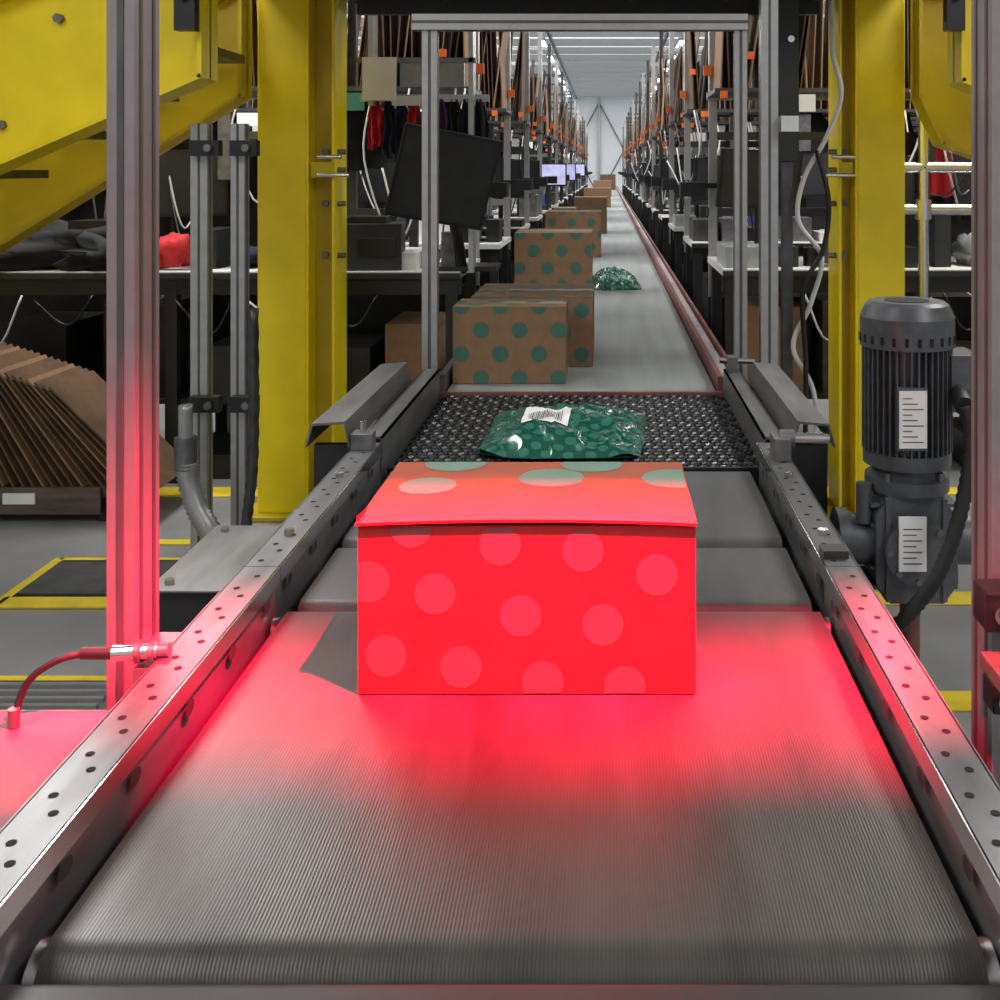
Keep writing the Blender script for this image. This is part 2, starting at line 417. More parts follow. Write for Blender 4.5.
def lid_dots(cs,r,m='teal_soft'):
    for c in cs:
        n=16
        for k in range(n):
            xa=c[0]-r+2*r*k/n; xb=xa+2*r/n
            fa=math.sqrt(max(0,r*r-(xa-c[0])**2)); fb=math.sqrt(max(0,r*r-(xb-c[0])**2))
            cl=lambda v:max(-.004,min(d-.001,v)); cx_=lambda v:max(.001,min(w-.001,v))
            P=[(cx_(xa),cl(c[1]-fa)),(cx_(xb),cl(c[1]-fb)),(cx_(xb),cl(c[1]+fb)),(cx_(xa),cl(c[1]+fa))]
            b.add([(p[0],p[1],lidz(*p)+.0006) for p in P],[(0,1,2,3)],m)
lid_dots([(.075,.245),(.255,.24),(.205,.170),(.36,.17)],.042)
lid_dots([(.055,.135)],.036,'teal_soft')
b.box(w-.0002,w+.0006,.03,.08,.05,.10,'paper')
ob=b.done('mailer_box',recalc=False); ob.location=(-.275,1.215,ZB+.0015)
# others
carton(-.418,-.112,2.98,3.17,.208,seed=3)
carton(-.40,-.042,3.24,3.62,.205,seed=5)
carton(-.425,-.07,5.05,5.40,.29,seed=8,r=.028,sp=.13)
carton(-.41,-.04,7.3,7.7,.30,seed=9,r=.028,sp=.13)
carton(-.30,.0,10.0,10.4,.33,seed=12,plain=True)
carton(-.42,-.25,8.6,8.9,.28,seed=13,plain=True)
carton(-.38,-.02,13,13.4,.25,seed=14,r=.03,sp=.14)
carton(-.36,.06,17,17.4,.30,seed=15,plain=True)
carton(-.3,.1,24,24.4,.35,seed=16,plain=True)
carton(-.2,.25,32,32.4,.45,seed=17,plain=True)

def mailer(cx,cy,w,d,h,rot,seed,label=True,zt=ZB):
    b=MB(); nx,ny=110,76
    def ridge(p): return 1-abs(noise.noise(p))*2
    def sm(a): return a*a*(3-2*a)
    def shp(u,v):
        k=.96+.06*noise.noise(Vector((u*1.3,v*1.3,seed)))
        x=u*w/2*(1-.06*abs(v)**3)*k; y=v*d/2*(1-.14*abs(u)**3+.04*math.sin(u*4+seed))*k
        e=max(0,(1-abs(u)**2.6))*max(0,(1-abs(v)**2.2))
        z=h*(e**.9)*(.85+.26*noise.noise(Vector((u*1.3+seed,v*1.4,1)))-.12*u)
        a=max(0,min(1,(ridge(Vector((u*1.1+v*1.5,v*.8-u*.6,seed)))-.55)/.45))
        z+=h*.14*(e**.4)*sm(a)
        a=max(0,min(1,(ridge(Vector((u*2.6-v*1.0,v*1.8+u*.4,seed+4)))-.6)/.4))
        z+=h*.13*(e**.4)*a
        a=max(0,min(1,(ridge(Vector((u*4.2+v*1.4,v*3-u*1.1,seed+7)))-.7)/.3))
        z+=h*.06*(e**.3)*a
        z+=.014*(1-e)*max(0,noise.noise(Vector((u*2.5,v*2.5,seed+9)))+.05)
        return Vector((x,y,max(.002,z)))
    vs=[shp(-1+2*i/nx,-1+2*j/ny) for j in range(ny+1) for i in range(nx+1)]
    W=nx+1
    b.add(vs,[(j*W+i,j*W+i+1,(j+1)*W+i+1,(j+1)*W+i) for j in range(ny) for i in range(nx)],'bag',True)
    lo=[Vector((p.x,p.y,.001)) for p in vs]
    b.add(lo,[(j*W+i,(j+1)*W+i,(j+1)*W+i+1,j*W+i+1) for j in range(ny) for i in range(nx)],'bag_plain',True)
    if label:
        U0,U1,V0,V1=-.52,.06,-.42,.10; q=28
        lv=[shp(U0+(U1-U0)*i/q,V0+(V1-V0)*j/q)+Vector((0,0,.0022)) for j in range(q+1) for i in range(q+1)]
        b.add(lv,[(j*(q+1)+i,j*(q+1)+i+1,(j+1)*(q+1)+i+1,(j+1)*(q+1)+i) for j in range(q) for i in range(q)],'paper',True)
        for k in range(20):
            u=U0+.08+k*.021; ww=.005+.006*(k%3)/2; dz=Vector((0,0,.0038))
            for m_ in range(3):
                v0=-.32+m_*.09; v1=v0+.09
                b.poly([shp(u,v0)+dz,shp(u+ww,v0)+dz,shp(u+ww,v1)+dz,shp(u,v1)+dz],'ink')
    ob=b.done('poly_mailer_bag',recalc=False); ob.location=(cx,cy,zt+.001); ob.rotation_euler=(0,0,rot)
mailer(-.09,2.42,.365,.44,.050,-.05,3,True,.749)
mailer(.04,5.6,.26,.62,.075,.04,3.4,False)

# ------------------------------------------------------------------ aluminium extrusion
def extr(b,x0,x1,y0,y1,z0,z1,axis='z',nslot=1,m='alu'):
    b.box(x0,x1,y0,y1,z0,z1,m)
    e=.0012
    if axis=='z':
        w=(x1-x0)/nslot
        for k in range(nslot):
            c=x0+w*(k+.5); b.box(c-.004,c+.004,y0-e,y0,z0,z1,'alu_d')
            b.box(c-.004,c+.004,y1,y1+e,z0,z1,'alu_d')
        ns=2 if (y1-y0)>.06 else 1; wy=(y1-y0)/ns
        for k in range(ns):
            c=y0+wy*(k+.5); b.box(x0-e,x0,c-.004,c+.004,z0,z1,'alu_d'); b.box(x1,x1+e,c-.004,c+.004,z0,z1,'alu_d')
    else:
        c=(z0+z1)/2; b.box(x0,x1,y0-e,y0,c-.004,c+.004,'alu_d')
        c=(y0+y1)/2; b.box(x0,x1,c-.004,c+.004,z1,z1+e,'alu_d'); b.box(x0,x1,c-.004,c+.004,z0-e,z0,'alu_d')
# portal over the diverter exit
b=MB()
extr(b,-.490,-.450,2.91,2.945,.02,1.70); extr(b,.338,.371,2.91,2.945,.02,1.70)
extr(b,-.515,.372,2.90,2.945,1.70,1.742,'x')
b.box(-.53,-.45,2.87,2.98,.001,.02,'alu'); b.box(.335,.41,2.87,2.98,.001,.02,'alu')
b.done('aluminium_portal_frame',.0015)
# scanner tunnel: posts, overhead beam
b=MB()
extr(b,-.569,-.537,1.25,1.32,.02,2.2,'z',1,'alu_m'); extr(b,.437,.50,1.25,1.32,.02,2.2,'z',2,'alu_m')
extr(b,-.569,.50,1.25,1.32,2.2,2.26,'x')
extr(b,-.565,-.52,.70,1.25,2.2,2.245,'x'); extr(b,.45,.495,.70,1.25,2.2,2.245,'x')
b.box(-.62,-.50,1.22,1.36,.001,.02,'alu'); b.box(.40,.56,1.22,1.36,.001,.02,'alu')
b.box(-.537,-.488,1.27,1.31,.70,.78,'steel')
b.done('scanner_tunnel_frame',.0012)
LX,LY,LZ=.20,.85,2.10
b=MB()
b.box(-.56,.49,LY-.12,LY+.12,LZ+.06,LZ+.075,'black')
b.box(-.56,.49,LY-.12,LY-.115,LZ-.10,LZ+.06,'black'); b.box(-.56,.49,LY+.115,LY+.12,LZ-.10,LZ+.06,'black')
b.box(-.56,-.555,LY-.12,LY+.12,LZ-.10,LZ+.06,'black'); b.box(.485,.49,LY-.12,LY+.12,LZ-.10,LZ+.06,'black')
b.box(-.56,.49,LY-.12,LY+.0195,LZ-.104,LZ-.10,'black'); b.box(-.56,.49,LY+.039,LY+.12,LZ-.104,LZ-.10,'black')
b.box(-.56,LX-.071,LY+.0195,LY+.039,LZ-.104,LZ-.10,'black'); b.box(LX+.014,.49,LY+.0195,LY+.039,LZ-.104,LZ-.10,'black')  # slit of the unseen hood, shaped to trim the red beam
b.box(-.3,.25,LY-.05,LY+.05,LZ+.075,LZ+.10,'steel_d')
b.done('scanner_lamp_baffle')
def spot(name,loc,tgt,power,size,blend,col,r=.01):
    L=bpy.data.lights.new(name,'SPOT'); L.energy=power; L.spot_size=math.radians(size); L.spot_blend=blend; L.color=col; L.shadow_soft_size=r
    o=bpy.data.objects.new(name,L); scene.collection.objects.link(o); o.location=loc
    o.rotation_euler=(Vector(tgt)-Vector(loc)).to_track_quat('-Z','Y').to_euler(); return o
RED=(1,.0,.055)
spot('scanner_red_lamp',(LX,LY,LZ),(.0,1.15,.8),2700,110,.4,RED,.010)
spot('red_post_fill',(-.2,.70,1.96),(-.42,1.3,.80),16,44,1.,RED,.04)  # added weak fill that spreads red onto the left post
b=MB(); b.cyl((-.2,.69,1.985),(-.2,.67,2.06),.036,'black'); b.box(-.22,-.18,.66,.70,2.04,2.2,'black'); b.box(-.56,.49,.64,.69,2.2,2.22,'steel_d'); b.done('red_fill_housing')  # unseen housing added around the extra red fill spot

# side table / plate on the left, lit red
b=MB()
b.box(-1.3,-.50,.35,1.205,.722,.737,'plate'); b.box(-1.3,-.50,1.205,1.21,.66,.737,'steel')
b.box(-1.25,-.55,.4,1.15,.66,.722,'charcoal')
for x in (-1.2,-.6): leg(b,x,.5,.66); leg(b,x,1.1,.66)
b.done('side_table',.002)
# photo sensor with cable
b=MB()
S=.087; Zs=.028
b.cyl((-.625+S,1.20,.775+Zs),(-.575+S,1.20,.778+Zs),.009,'chrome'); b.cyl((-.60+S,1.20,.7765+Zs),(-.594+S,1.20,.777+Zs),.013,'steel',n=6); b.cyl((-.585+S,1.20,.7765+Zs),(-.579+S,1.20,.777+Zs),.013,'steel',n=6)
b.cyl((-.575+S,1.20,.778+Zs),(-.564+S,1.20,.779+Zs),.0075,'steel')
b.cyl((-.66+S,1.20,.775+Zs),(-.625+S,1.20,.775+Zs),.0065,'rubber')
b.tube([(-.655+S,1.20,.803),(-.680+S,1.19,.800),(-.705+S,1.185,.785),(-.716+S,1.18,.765),(-.718+S,1.17,.740)],.0038,'rubber')
b.cyl((-.718+S,1.17,.738),(-.718+S,1.17,.757),.006,'steel')
b.box(-.60+S,-.57+S,1.19,1.205,.737,.79,'steel'); b.box(-.60+S,-.56+S,1.17,1.205,.737,.743,'steel')
b.cyl((-.585+S,1.189,.765),(-.585+S,1.182,.765),.012,'chrome'); b.cyl((-.585+S,1.182,.765),(-.585+S,1.180,.765),.006,'hole')
b.done('photoelectric_sensor')
# gearbox cover on the left
b=MB()
b.box(-.685,-.492,1.63,1.93,.702,.707,'steel'); b.box(-.68,-.495,1.64,1.92,.60,.702,'charcoal')
b.cyl((-.60,1.75,.60),(-.60,1.75,.30),.06,'motor'); b.box(-.655,-.50,1.66,1.9,.48,.60,'motor')
for x in (-.66,-.51):
    for y in (1.66,1.9): b.cyl((x,y,.707),(x,y,.713),.008,'chrome',n=6)
b.box(-.62,-.58,1.73,1.77,.001,.30,'charcoal')
b.done('drive_cover_box',.002)

# ------------------------------------------------------------------ gear motor
b=MB()
cx,cy=.545,2.0
b.cyl((cx,cy,.80),(cx,cy,1.02),.066,'motor',n=40)
for k in range(40):
    a=2*math.pi*k/40
    mt=Matrix.Translation((cx,cy,0))@Matrix.Rotation(a,4,'Z')
    b.box(.064,.080,-.0014,.0014,.825,1.012,'motor',mt)
b.cyl((cx,cy,1.012),(cx,cy,1.065),.084,'motor',n=40); b.cyl((cx,cy,1.065),(cx,cy,1.087),.084,'motor',r1=.074,n=40)
b.cyl((cx,cy,1.087),(cx,cy,1.093),.074,'motor',r1=.066,n=40)
b.cyl((cx,cy,1.093),(cx,cy,1.094),.04,'hole',n=24)
for k in range(24):
    a=2*math.pi*k/24; mt=Matrix.Translation((cx,cy,0))@Matrix.Rotation(a,4,'Z'); b.box(.0845,.0855,-.003,.003,1.02,1.035,'hole',mt)
b.cyl((cx,cy,.80),(cx,cy,.825),.078,'motor',n=40)
b.cyl((cx,cy,.775),(cx,cy,.80),.062,'motor',n=32)
b.cyl((cx,cy,.755),(cx,cy,.778),.075,'motor',n=32)
for k in range(4):
    a=math.pi/4+math.pi/2*k; b.cyl((cx+.066*math.cos(a),cy+.066*math.sin(a),.745),(cx+.066*math.cos(a),cy+.066*math.sin(a),.792),.007,'steel',n=6)
b.box(cx+.066,cx+.12,cy-.05,cy+.05,.90,1.0,'motor')
b.box(cx-.036,cx+.012,cy-.0855,cy-.0825,.845,.945,'paper'); b.box(cx-.038,cx+.014,cy-.083,cy-.06,.84,.95,'motor')
for k in range(9): b.box(cx-.030,cx+.006-.01*(k%3),cy-.0862,cy-.0855,.855+k*.0095,.857+k*.0095,'steel')
b.prism([(cx-.07,.60),(cx-.045,.565),(cx+.05,.565),(cx+.075,.60),(cx+.07,.72),(cx+.045,.757),(cx-.045,.757),(cx-.07,.72)],'y',cy-.06,cy+.06,'motor')
b.cyl((cx,cy-.06,.66),(cx,cy-.078,.66),.058,'motor',n=32)
for k in range(8):
    a=2*math.pi*k/8; b.cyl((cx+.05*math.cos(a),cy-.078,.66+.05*math.sin(a)),(cx+.05*math.cos(a),cy-.083,.66+.05*math.sin(a)),.006,'steel',n=6)
b.box(cx-.036,cx+.012,cy-.084,cy-.079,.63,.725,'paper')
for k in range(7): b.box(cx-.029,cx+.004-.01*(k%2),cy-.0848,cy-.084,.643+k*.010,.645+k*.010,'steel')
for zz in (.59,.625,.70,.735): b.box(cx-.077,cx+.077,cy-.05,cy+.05,zz-.003,zz+.003,'motor')
for xx in (-.05,.05): b.box(cx+xx-.004,cx+xx+.004,cy-.066,cy+.05,.57,.75,'motor')
b.cyl((cx-.07,cy,.66),(cx-.11,cy,.66),.045,'motor',n=32); b.cyl((cx-.11,cy,.66),(cx-.13,cy,.66),.055,'motor',n=32)
b.cyl((cx-.13,cy,.66),(.34,cy,.66),.02,'chrome')
b.cyl((cx+.07,cy,.66),(cx+.11,cy,.66),.045,'motor',n=32); b.cyl((cx+.11,cy,.66),(cx+.19,cy,.66),.036,'steel',n=32)
b.cyl((cx-.085,cy-.03,.77),(cx-.085,cy-.03,.70),.014,'motor')
b.box(.338,cx-.07,cy-.05,cy+.05,.575,.59,'steel'); b.box(.338,.345,cy-.05,cy+.05,.575,.72,'steel')
b.cyl((cx-.0,cy-.02,.565),(cx-.0,cy-.02,.02),.018,'rust',n=16); b.cyl((cx-.0,cy-.02,.02),(cx-.0,cy-.02,.001),.06,'rust',n=16)
b.done('gear_motor')
b=MB()
b.tube([(.612,1.885,.925),(.620,1.878,.89),(.618,1.868,.85),(.606,1.86,.79),(.585,1.85,.72),(.555,1.84,.655),(.52,1.84,.605),(.48,1.84,.565),(.43,1.88,.535),(.36,1.98,.52)],(.0135,.0115),'rubber',n=12,sub=10)
b.cyl((.618,1.925,.935),(.612,1.883,.925),.017,'rubber'); b.cyl((.618,1.925,.935),(.625,1.965,.94),.012,'steel_d')
b.done('cable_conduit')
b=MB()
b.box(.414,.50,1.20,1.245,.825,.868,'black'); b.cyl((.432,1.20,.846),(.432,1.193,.846),.011,'chrome'); b.cyl((.432,1.193,.846),(.432,1.190,.846),.006,'black')
b.box(.425,.50,1.21,1.245,.730,.762,'black'); b.cyl((.438,1.21,.746),(.438,1.203,.746),.009,'chrome')
b.done('sensor_mount',.002)
b=MB()
b.box(.405,.60,1.02,1.195,.79,.808,'wood'); b.box(.42,.58,1.04,1.17,.765,.79,'wood'); b.box(.53,.56,1.12,1.15,.02,.765,'alu'); b.box(.50,.59,1.08,1.19,.001,.02,'alu')
b.done('wood_bracket_board',.002)

# ------------------------------------------------------------------ yellow steel crossover
def column(xa,xb,xc,y,inner):
    b=MB()
    d=.20
    b.box(min(xa,xb),max(xa,xb),y,y+d,.02,2.04,'yellow')
    t=.012; s=1 if xc>xb else -1
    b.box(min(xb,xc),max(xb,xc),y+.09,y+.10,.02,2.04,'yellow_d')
    b.box(min(xc,xc-s*t),max(xc,xc-s*t),y,y+d,.02,2.04,'yellow')
    b.box(min(xb,xb+s*t),max(xb,xb+s*t),y-.004,y+d,.02,2.04,'yellow')
    lo,hi=min(xa,xc)-.05,max(xa,xc)+.05
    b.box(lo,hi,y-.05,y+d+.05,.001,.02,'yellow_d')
    for z in (1.0,1.20,1.33,1.40):
        b.cyl(((xb+xc)/2,y+.09,z),((xb+xc)/2,y+.07,z),.014,'steel',n=6)
        b.cyl(((xc),y+.05,z),((xc+s*.03),y+.05,z),.012,'steel',n=6)
    b.box(min(xb+s*.02,xc+s*.0),max(xb+s*.02,xc+s*.0),y-.01,y+.0,1.30,1.36,'yellow_d')
    b.cyl((xc-s*.06,y-.02,1.31),(xc+s*.06,y-.02,1.31),.008,'chrome'); b.cyl((xc-s*.06,y-.02,1.38),(xc+s*.03,y-.02,1.38),.008,'chrome')
    b.done('yellow_steel_column',.004)
column(-1.335,-1.150,-1.04,4.2,1)
column(1.138,.958,.885,4.2,-1)
def stringer(name,pts,y,depth,m,inset=True,bolts=()):
    b=MB(); b.prism(pts,'y',y+depth*.5,y+depth*.5+.01,m)
    n=len(pts)
    cx=sum(p[0] for p in pts)/n; cz=sum(p[1] for p in pts)/n
    for i in range(n):
        p=Vector((pts[i][0],0,pts[i][1])); q=Vector((pts[(i+1)%n][0],0,pts[(i+1)%n][1]))
        dr=(q-p); nr=Vector((-dr.z,0,dr.x)).normalized()
        if nr.dot(Vector((cx,0,cz))-p)<0: nr=-nr
        nr*=.014
        b.add([(p.x,y,p.z),(q.x,y,q.z),(q.x+nr.x,y,q.z+nr.z),(p.x+nr.x,y,p.z+nr.z),(p.x,y+depth,p.z),(q.x,y+depth,q.z),(q.x+nr.x,y+depth,q.z+nr.z),(p.x+nr.x,y+depth,p.z+nr.z)],
              [(0,1,2,3),(4,7,6,5),(0,4,5,1),(2,6,7,3),(1,5,6,2),(0,3,7,4)],m)
    for x,z in bolts:
        b.cyl((x,y+depth*.5,z),(x,y+depth*.5-.02,z),.016,'steel',n=6)
    b.done(name)
stringer('stair_stringer',[(-3.2,.76),(-1.235,1.612),(-1.235,1.99),(-1.55,1.99),(-3.2,1.36)],3.35,.14,'yellow',bolts=[(-1.7,1.80),(-1.88,1.47),(-1.30,1.9)])
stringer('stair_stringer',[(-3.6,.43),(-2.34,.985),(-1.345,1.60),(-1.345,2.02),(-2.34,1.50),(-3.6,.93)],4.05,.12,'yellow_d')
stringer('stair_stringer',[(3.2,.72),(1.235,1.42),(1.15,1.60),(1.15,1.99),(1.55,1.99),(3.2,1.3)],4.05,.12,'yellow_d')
stringer('stair_stringer',[(3.0,1.15),(1.17,1.56),(1.08,1.60),(1.08,1.99),(1.55,1.99),(3.0,1.5)],3.35,.14,'yellow')
b=MB()
for sx in (-1,1):
    for i in range(8):
        x=sx*(1.45+i*.24); z=1.72-i*.14
        if sx<0 and i>6: continue
        b.box(x-.12,x+.12,3.50,4.04,z,z+.03,'steel_d')
b.done('stair_treads')
b=MB()
b.box(-1.34,1.14,3.36,4.5,2.05,2.10,'steel_d'); b.box(-1.34,1.14,3.34,3.36,2.0,2.12,'black'); b.box(-.98,.83,4.3,4.34,1.94,2.05,'black')
for i in range(6): b.box(-1.0+i*.36,-.96+i*.36,3.4,4.5,1.99,2.05,'charcoal')
b.done('crossover_platform')
b=MB(); b.box(-1.30,-1.238,3.30,3.34,1.75,2.12,'black'); b.box(1.02,1.075,3.30,3.34,1.75,2.12,'black')
for x in (-1.27,1.05): b.cyl((x,3.30,1.85),(x,3.28,1.85),.012,'steel',n=6)
b.done('platform_hanger_plates')

for (xa,xb) in ((-1.345,-1.29),(-1.215,-1.17)):
    b=MB()
    extr(b,xa,xb,3.55,3.60,.02,1.48); b.box(xa-.03,xb+.03,3.52,3.63,.001,.02,'steel')
    for z in (1.40,.58): b.box(xa+.01,xb+.05,3.51,3.55,z-.025,z+.025,'black'); b.cyl((xb+.02,3.51,z),(xb+.02,3.49,z),.012,'steel')
    b.done('support_post',.001)
b=MB()
b.tube([(-1.31,3.42,.60),(-1.31,3.42,.50),(-1.305,3.42,.40)],.022,'alu',n=10)
b.tube([(-1.305,3.42,.42),(-1.30,3.42,.36),(-1.27,3.41,.28),(-1.23,3.40,.22),(-1.18,3.4,.12),(-1.17,3.4,.03)],(.036,.030),'alu',n=12,sub=10)
b.tube([(-1.10,3.42,.9),(-1.10,3.42,.45),(-1.12,3.41,.2),(-1.11,3.4,.03)],(.018,.015),'steel_d',n=10,sub=12)
b.cyl((-1.31,3.42,.40),(-1.31,3.42,.50),.034,'steel')
b.done('flexible_conduit')

# ------------------------------------------------------------------ workstations
def monitor(b,c,w,h,rot,lit=False,sc='black'):
    mt=Matrix.Translation(c)@Euler(rot).to_matrix().to_4x4()
    b.box(-w/2,w/2,-.012,.012,-h/2,h/2,'black',mt); b.box(-w/2+.012,w/2-.012,-.0135,-.012,-h/2+.015,h/2-.012,'screen' if lit else 'charcoal',mt)
    b.box(-w*.25,w*.25,.012,.035,-h*.25,h*.25,'black',mt)
def cardboards(b,x0,x1,y0,y1,z0,h,n,rr,tilt=.22):
    for i in range(n):
        x=x0+(x1-x0)*(i+.5)/n
        hh=h*(.75+.35*rr.random()); t=tilt*(rr.random()-.3)
        b.obox((x+t*hh*.3,(y0+y1)/2+rr.uniform(-.03,.03),z0+hh/2),(.006,(y1-y0)*rr.uniform(.8,1),hh),(0,t,0),rr.choice(['kraft','kraft','kraft','kraft2','seam']))
def garment(b,x,y,z,w,ln,m,seed):
    n,k=10,6; vs=[]
    for j in range(k+1):
        for i in range(n+1):
            u=i/n; v=j/k; ww=w*(.35+.65*min(1,v*3))
            vs.append((x+(u-.5)*ww+.015*noise.noise(Vector((u*3,v*3,seed))),y+.025*math.sin(u*14+seed)*(.4+v*.6),z-ln*v*(.95+.1*noise.noise(Vector((u*2,0,seed))))))
    b.add(vs,[(j*(n+1)+i,j*(n+1)+i+1,(j+1)*(n+1)+i+1,(j+1)*(n+1)+i) for j in range(k) for i in range(n)],m,True)
def station(s,y,seed,near=False,idx=0):
    rr=random.Random(seed); b=MB(); zt=.90
    xs=lambda a,c:(min(s*a,s*c),max(s*a,s*c))
    a0=.62 if s<0 else .50
    x0,x1=xs(a0,3.1); b.box(x0,x1,y,y+.72,zt-.028,zt,'white'); b.box(x0,x1,y-.004,y,zt-.03,zt-.006,'charcoal' if rr.random()<.4 else 'white')
    b.box(x0,x1,y+.02,y+.06,zt-.10,zt-.03,'table_d'); b.box(x0,x1,y+.05,y+.66,.33,.35,'table_d')
    for a in (a0+.04,1.85,3.05):
        for yy in (y+.04,y+.66): xx0,xx1=xs(a-.025,a+.025); b.box(xx0,xx1,yy-.025,yy+.025,.001,zt-.03,'table_d')
    for a in (a0+.03,a0+.33,1.25,1.9,2.6,3.05):
        xx0,xx1=xs(a-.020,a+.020); b.box(xx0,xx1,y+.74,y+.785,.001,2.75,'alu' if rr.random()<.65 else 'steel_d')
    for z in (1.12,1.50,1.70,2.7):
        b.box(x0,x1,y+.745,y+.78,z-.02,z+.02,rr.choice(['alu','steel_d','steel_d']))
    b.box(x0,x1,y+.35,y+.74,1.69,1.71,'steel_d')
    b.box(x0,x1,y+.70,y+.715,.35,.70+rr.random()*.15,'charcoal')
    if rr.random()<.7:
        q0=rr.uniform(a0+.4,1.4); b.box(*xs(q0,q0+rr.uniform(.7,1.4)),y+.71,y+.735,.92,1.48,rr.choice(['charcoal','table_d','black','navy']))
    c0=a0+.02
    for seg in range(3):
        w=rr.uniform(.35,.6); p0,p1=xs(c0,c0+w); cardboards(b,p0,p1,y+.38,y+.73,1.71,rr.uniform(.55,.9),rr.randint(9,16),rr); c0+=w+rr.uniform(.05,.3)
    for k in range(3):
        a=a0-.01+rr.random()*.2; z=rr.choice([1.56,1.66,1.74,1.84,1.92]); b.box(*xs(a,a+.034),y+.30,y+.312,z,z+.034,'orange')
    b.box(*xs(a0-.02,a0+.02),y+.715,y+.735,1.80,1.85,'orange')
    for k in range(3):
        a=a0+.2+rr.random()*2; b.box(*xs(a,a+.2),y+.335,y+.345,1.60,1.68,rr.choice(['paper','paper','green']))
    if not near:
        for a,ww in ((a0+.20,.40),(a0+.72,.42)):
            monitor(b,(s*a,y+.30,1.27+rr.uniform(-.04,.05)),ww,.27,(rr.uniform(-.1,.25),rr.uniform(-.1,.1),rr.uniform(-.6,.6)),False)
            b.cyl((s*a,y+.34,zt),(s*a,y+.34,1.25),.018,'black'); b.box(s*a-.1,s*a+.1,y+.24,y+.42,zt,zt+.012,'black')
        if (s<0 and idx in (4,6,9)):
            monitor(b,(s*(a0-.04),y+.10,1.24+.01*idx),.30,.24,(.05,0,.1*s),True); b.cyl((s*(a0+.02),y+.12,zt),(s*(a0+.02),y+.12,1.2),.015,'black')
    a=a0+1.35; monitor(b,(s*a,y+.30,1.27),.50,.30,(.05,0,rr.uniform(-.5,.5)),False)
    b.cyl((s*a,y+.34,zt),(s*a,y+.34,1.25),.018,'black'); b.box(s*a-.1,s*a+.1,y+.24,y+.42,zt,zt+.012,'black')
    b.box(*xs(a0-.12,a0+.25),y+.70,y+.735,1.24,1.265,'black'); b.box(*xs(a0-.14,a0-.02),y+.62,y+.74,1.20,1.27,'black')
    a=a0+.02
    while a<2.9:
        w=rr.uniform(.05,.22); hh=rr.uniform(.05,.24); m=rr.choice(['black','charcoal','charcoal','black','black','blue','charcoal','clear','kraft','steel_d','white','steel','paper'])
        xx0,xx1=xs(a,a+w)
        if rr.random()<.3: b.lump((s*(a+w/2),y+.25,zt+hh*.42),(w,.3,hh),rr.choice(['jacket','navy','jacket','clear','purple']),seed+a)
        elif rr.random()<.2: b.cyl((s*(a+w/2),y+.2,zt),(s*(a+w/2),y+.2,zt+hh),.035,m)
        else: b.box(xx0,xx1,y+.06+rr.random()*.1,y+.3+rr.random()*.2,zt,zt+hh,m)
        a+=w+rr.uniform(.01,.08)
    a=a0+.1
    while a<2.9:
        w=rr.uniform(.2,.4); hh=rr.uniform(.15,.42); xx0,xx1=xs(a,a+w); b.box(xx0,xx1,y+.08,y+.5,.35,.35+hh,rr.choice(['charcoal','kraft2','black','steel_d','black','kraft','kraft2','charcoal'])); a+=w+rr.uniform(.03,.2)
    a=a0+.1
    while a<2.9:
        w=rr.uniform(.2,.45); hh=rr.uniform(.1,.28); xx0,xx1=xs(a,a+w); b.box(xx0,xx1,y+.08,y+.5,.001,hh,rr.choice(['charcoal','kraft2','black','steel_d'])); a+=w+rr.uniform(.1,.3)
    for k in range(8):
        a=a0+.2+rr.random()*2.4; z=1.68; ln=rr.uniform(.12,.40)
        b.box(*xs(a,a+rr.uniform(.03,.10)),y+.37,y+.37+rr.uniform(.03,.1),z-ln,z,rr.choice(['black','charcoal','paper','steel_d','steel','clear','black','black']))
    for k in range(7):
        a=a0+.25+rr.random()*2.2; garment(b,s*a,y+.48+rr.random()*.15,1.69,rr.uniform(.14,.3),rr.uniform(.3,.65),rr.choice(['jacket','navy','purple','jacket','redc','navy','charcoal','jacket']),seed+k)
    for k in range(11):
        a=a0+rr.random()*2; bb=a+rr.uniform(-.3,.3); z0=1.7; zm=rr.uniform(.95,1.4)
        b.tube([(s*a,y+.34,z0),(s*(a+.03),y+.30,(z0+zm)/2),(s*(a+bb)/2,y+.28,zm-.05),(s*bb,y+.33,rr.uniform(1.1,1.5))],.005,rr.choice(['black','white','white','steel']),n=6,sub=5)
    a=a0+.05
    for k in range(6):
        a+=.3; b.tube([(s*a,y-.005,zt-.1),(s*(a+.1),y-.02,.55+rr.random()*.15),(s*(a+.25),y-.01,zt-.12)],.005,rr.choice(['black','white','black']),n=6,sub=5)
    b.done('packing_workstation')
y=4.65; i=0
while y<36:
    station(-1,y,100+i,near=(i==0),idx=i); station(1,y+ .1,200+i,idx=i); y+=1.75 if y<16 else 2.3; i+=1
def rack(x0,x1,y0,seed):
    rr=random.Random(seed); b=MB()
    for x in (x0,x1):
        for y in (y0,y0+.5): b.box(x-.03,x+.03,y-.03,y+.03,.001,3.2,'steel_d')
    for z in (.15,.75,1.35,1.95,2.55,3.1):
        b.box(x0,x1,y0,y0+.5,z-.03,z,'steel_d')
        x=x0+.05
        while x<x1-.4 and z<3:
            w=rr.uniform(.15,.4); h=rr.uniform(.25,.55); b.box(x,x+w,y0+.02,y0+.45,z,z+h,rr.choice(['charcoal','kraft2','black','navy','kraft','steel_d','table_d','jacket','black','charcoal'])); x+=w+rr.uniform(.02,.1)
    b.done('storage_rack')
for i,(s_,y) in enumerate([(s_,y) for s_ in (-1,1) for y in (5.6,9.5,13,17,22,28)]):
    a=3.3; rack(*( (-8.6,-a) if s_<0 else (a,8.6)),y,300+i)

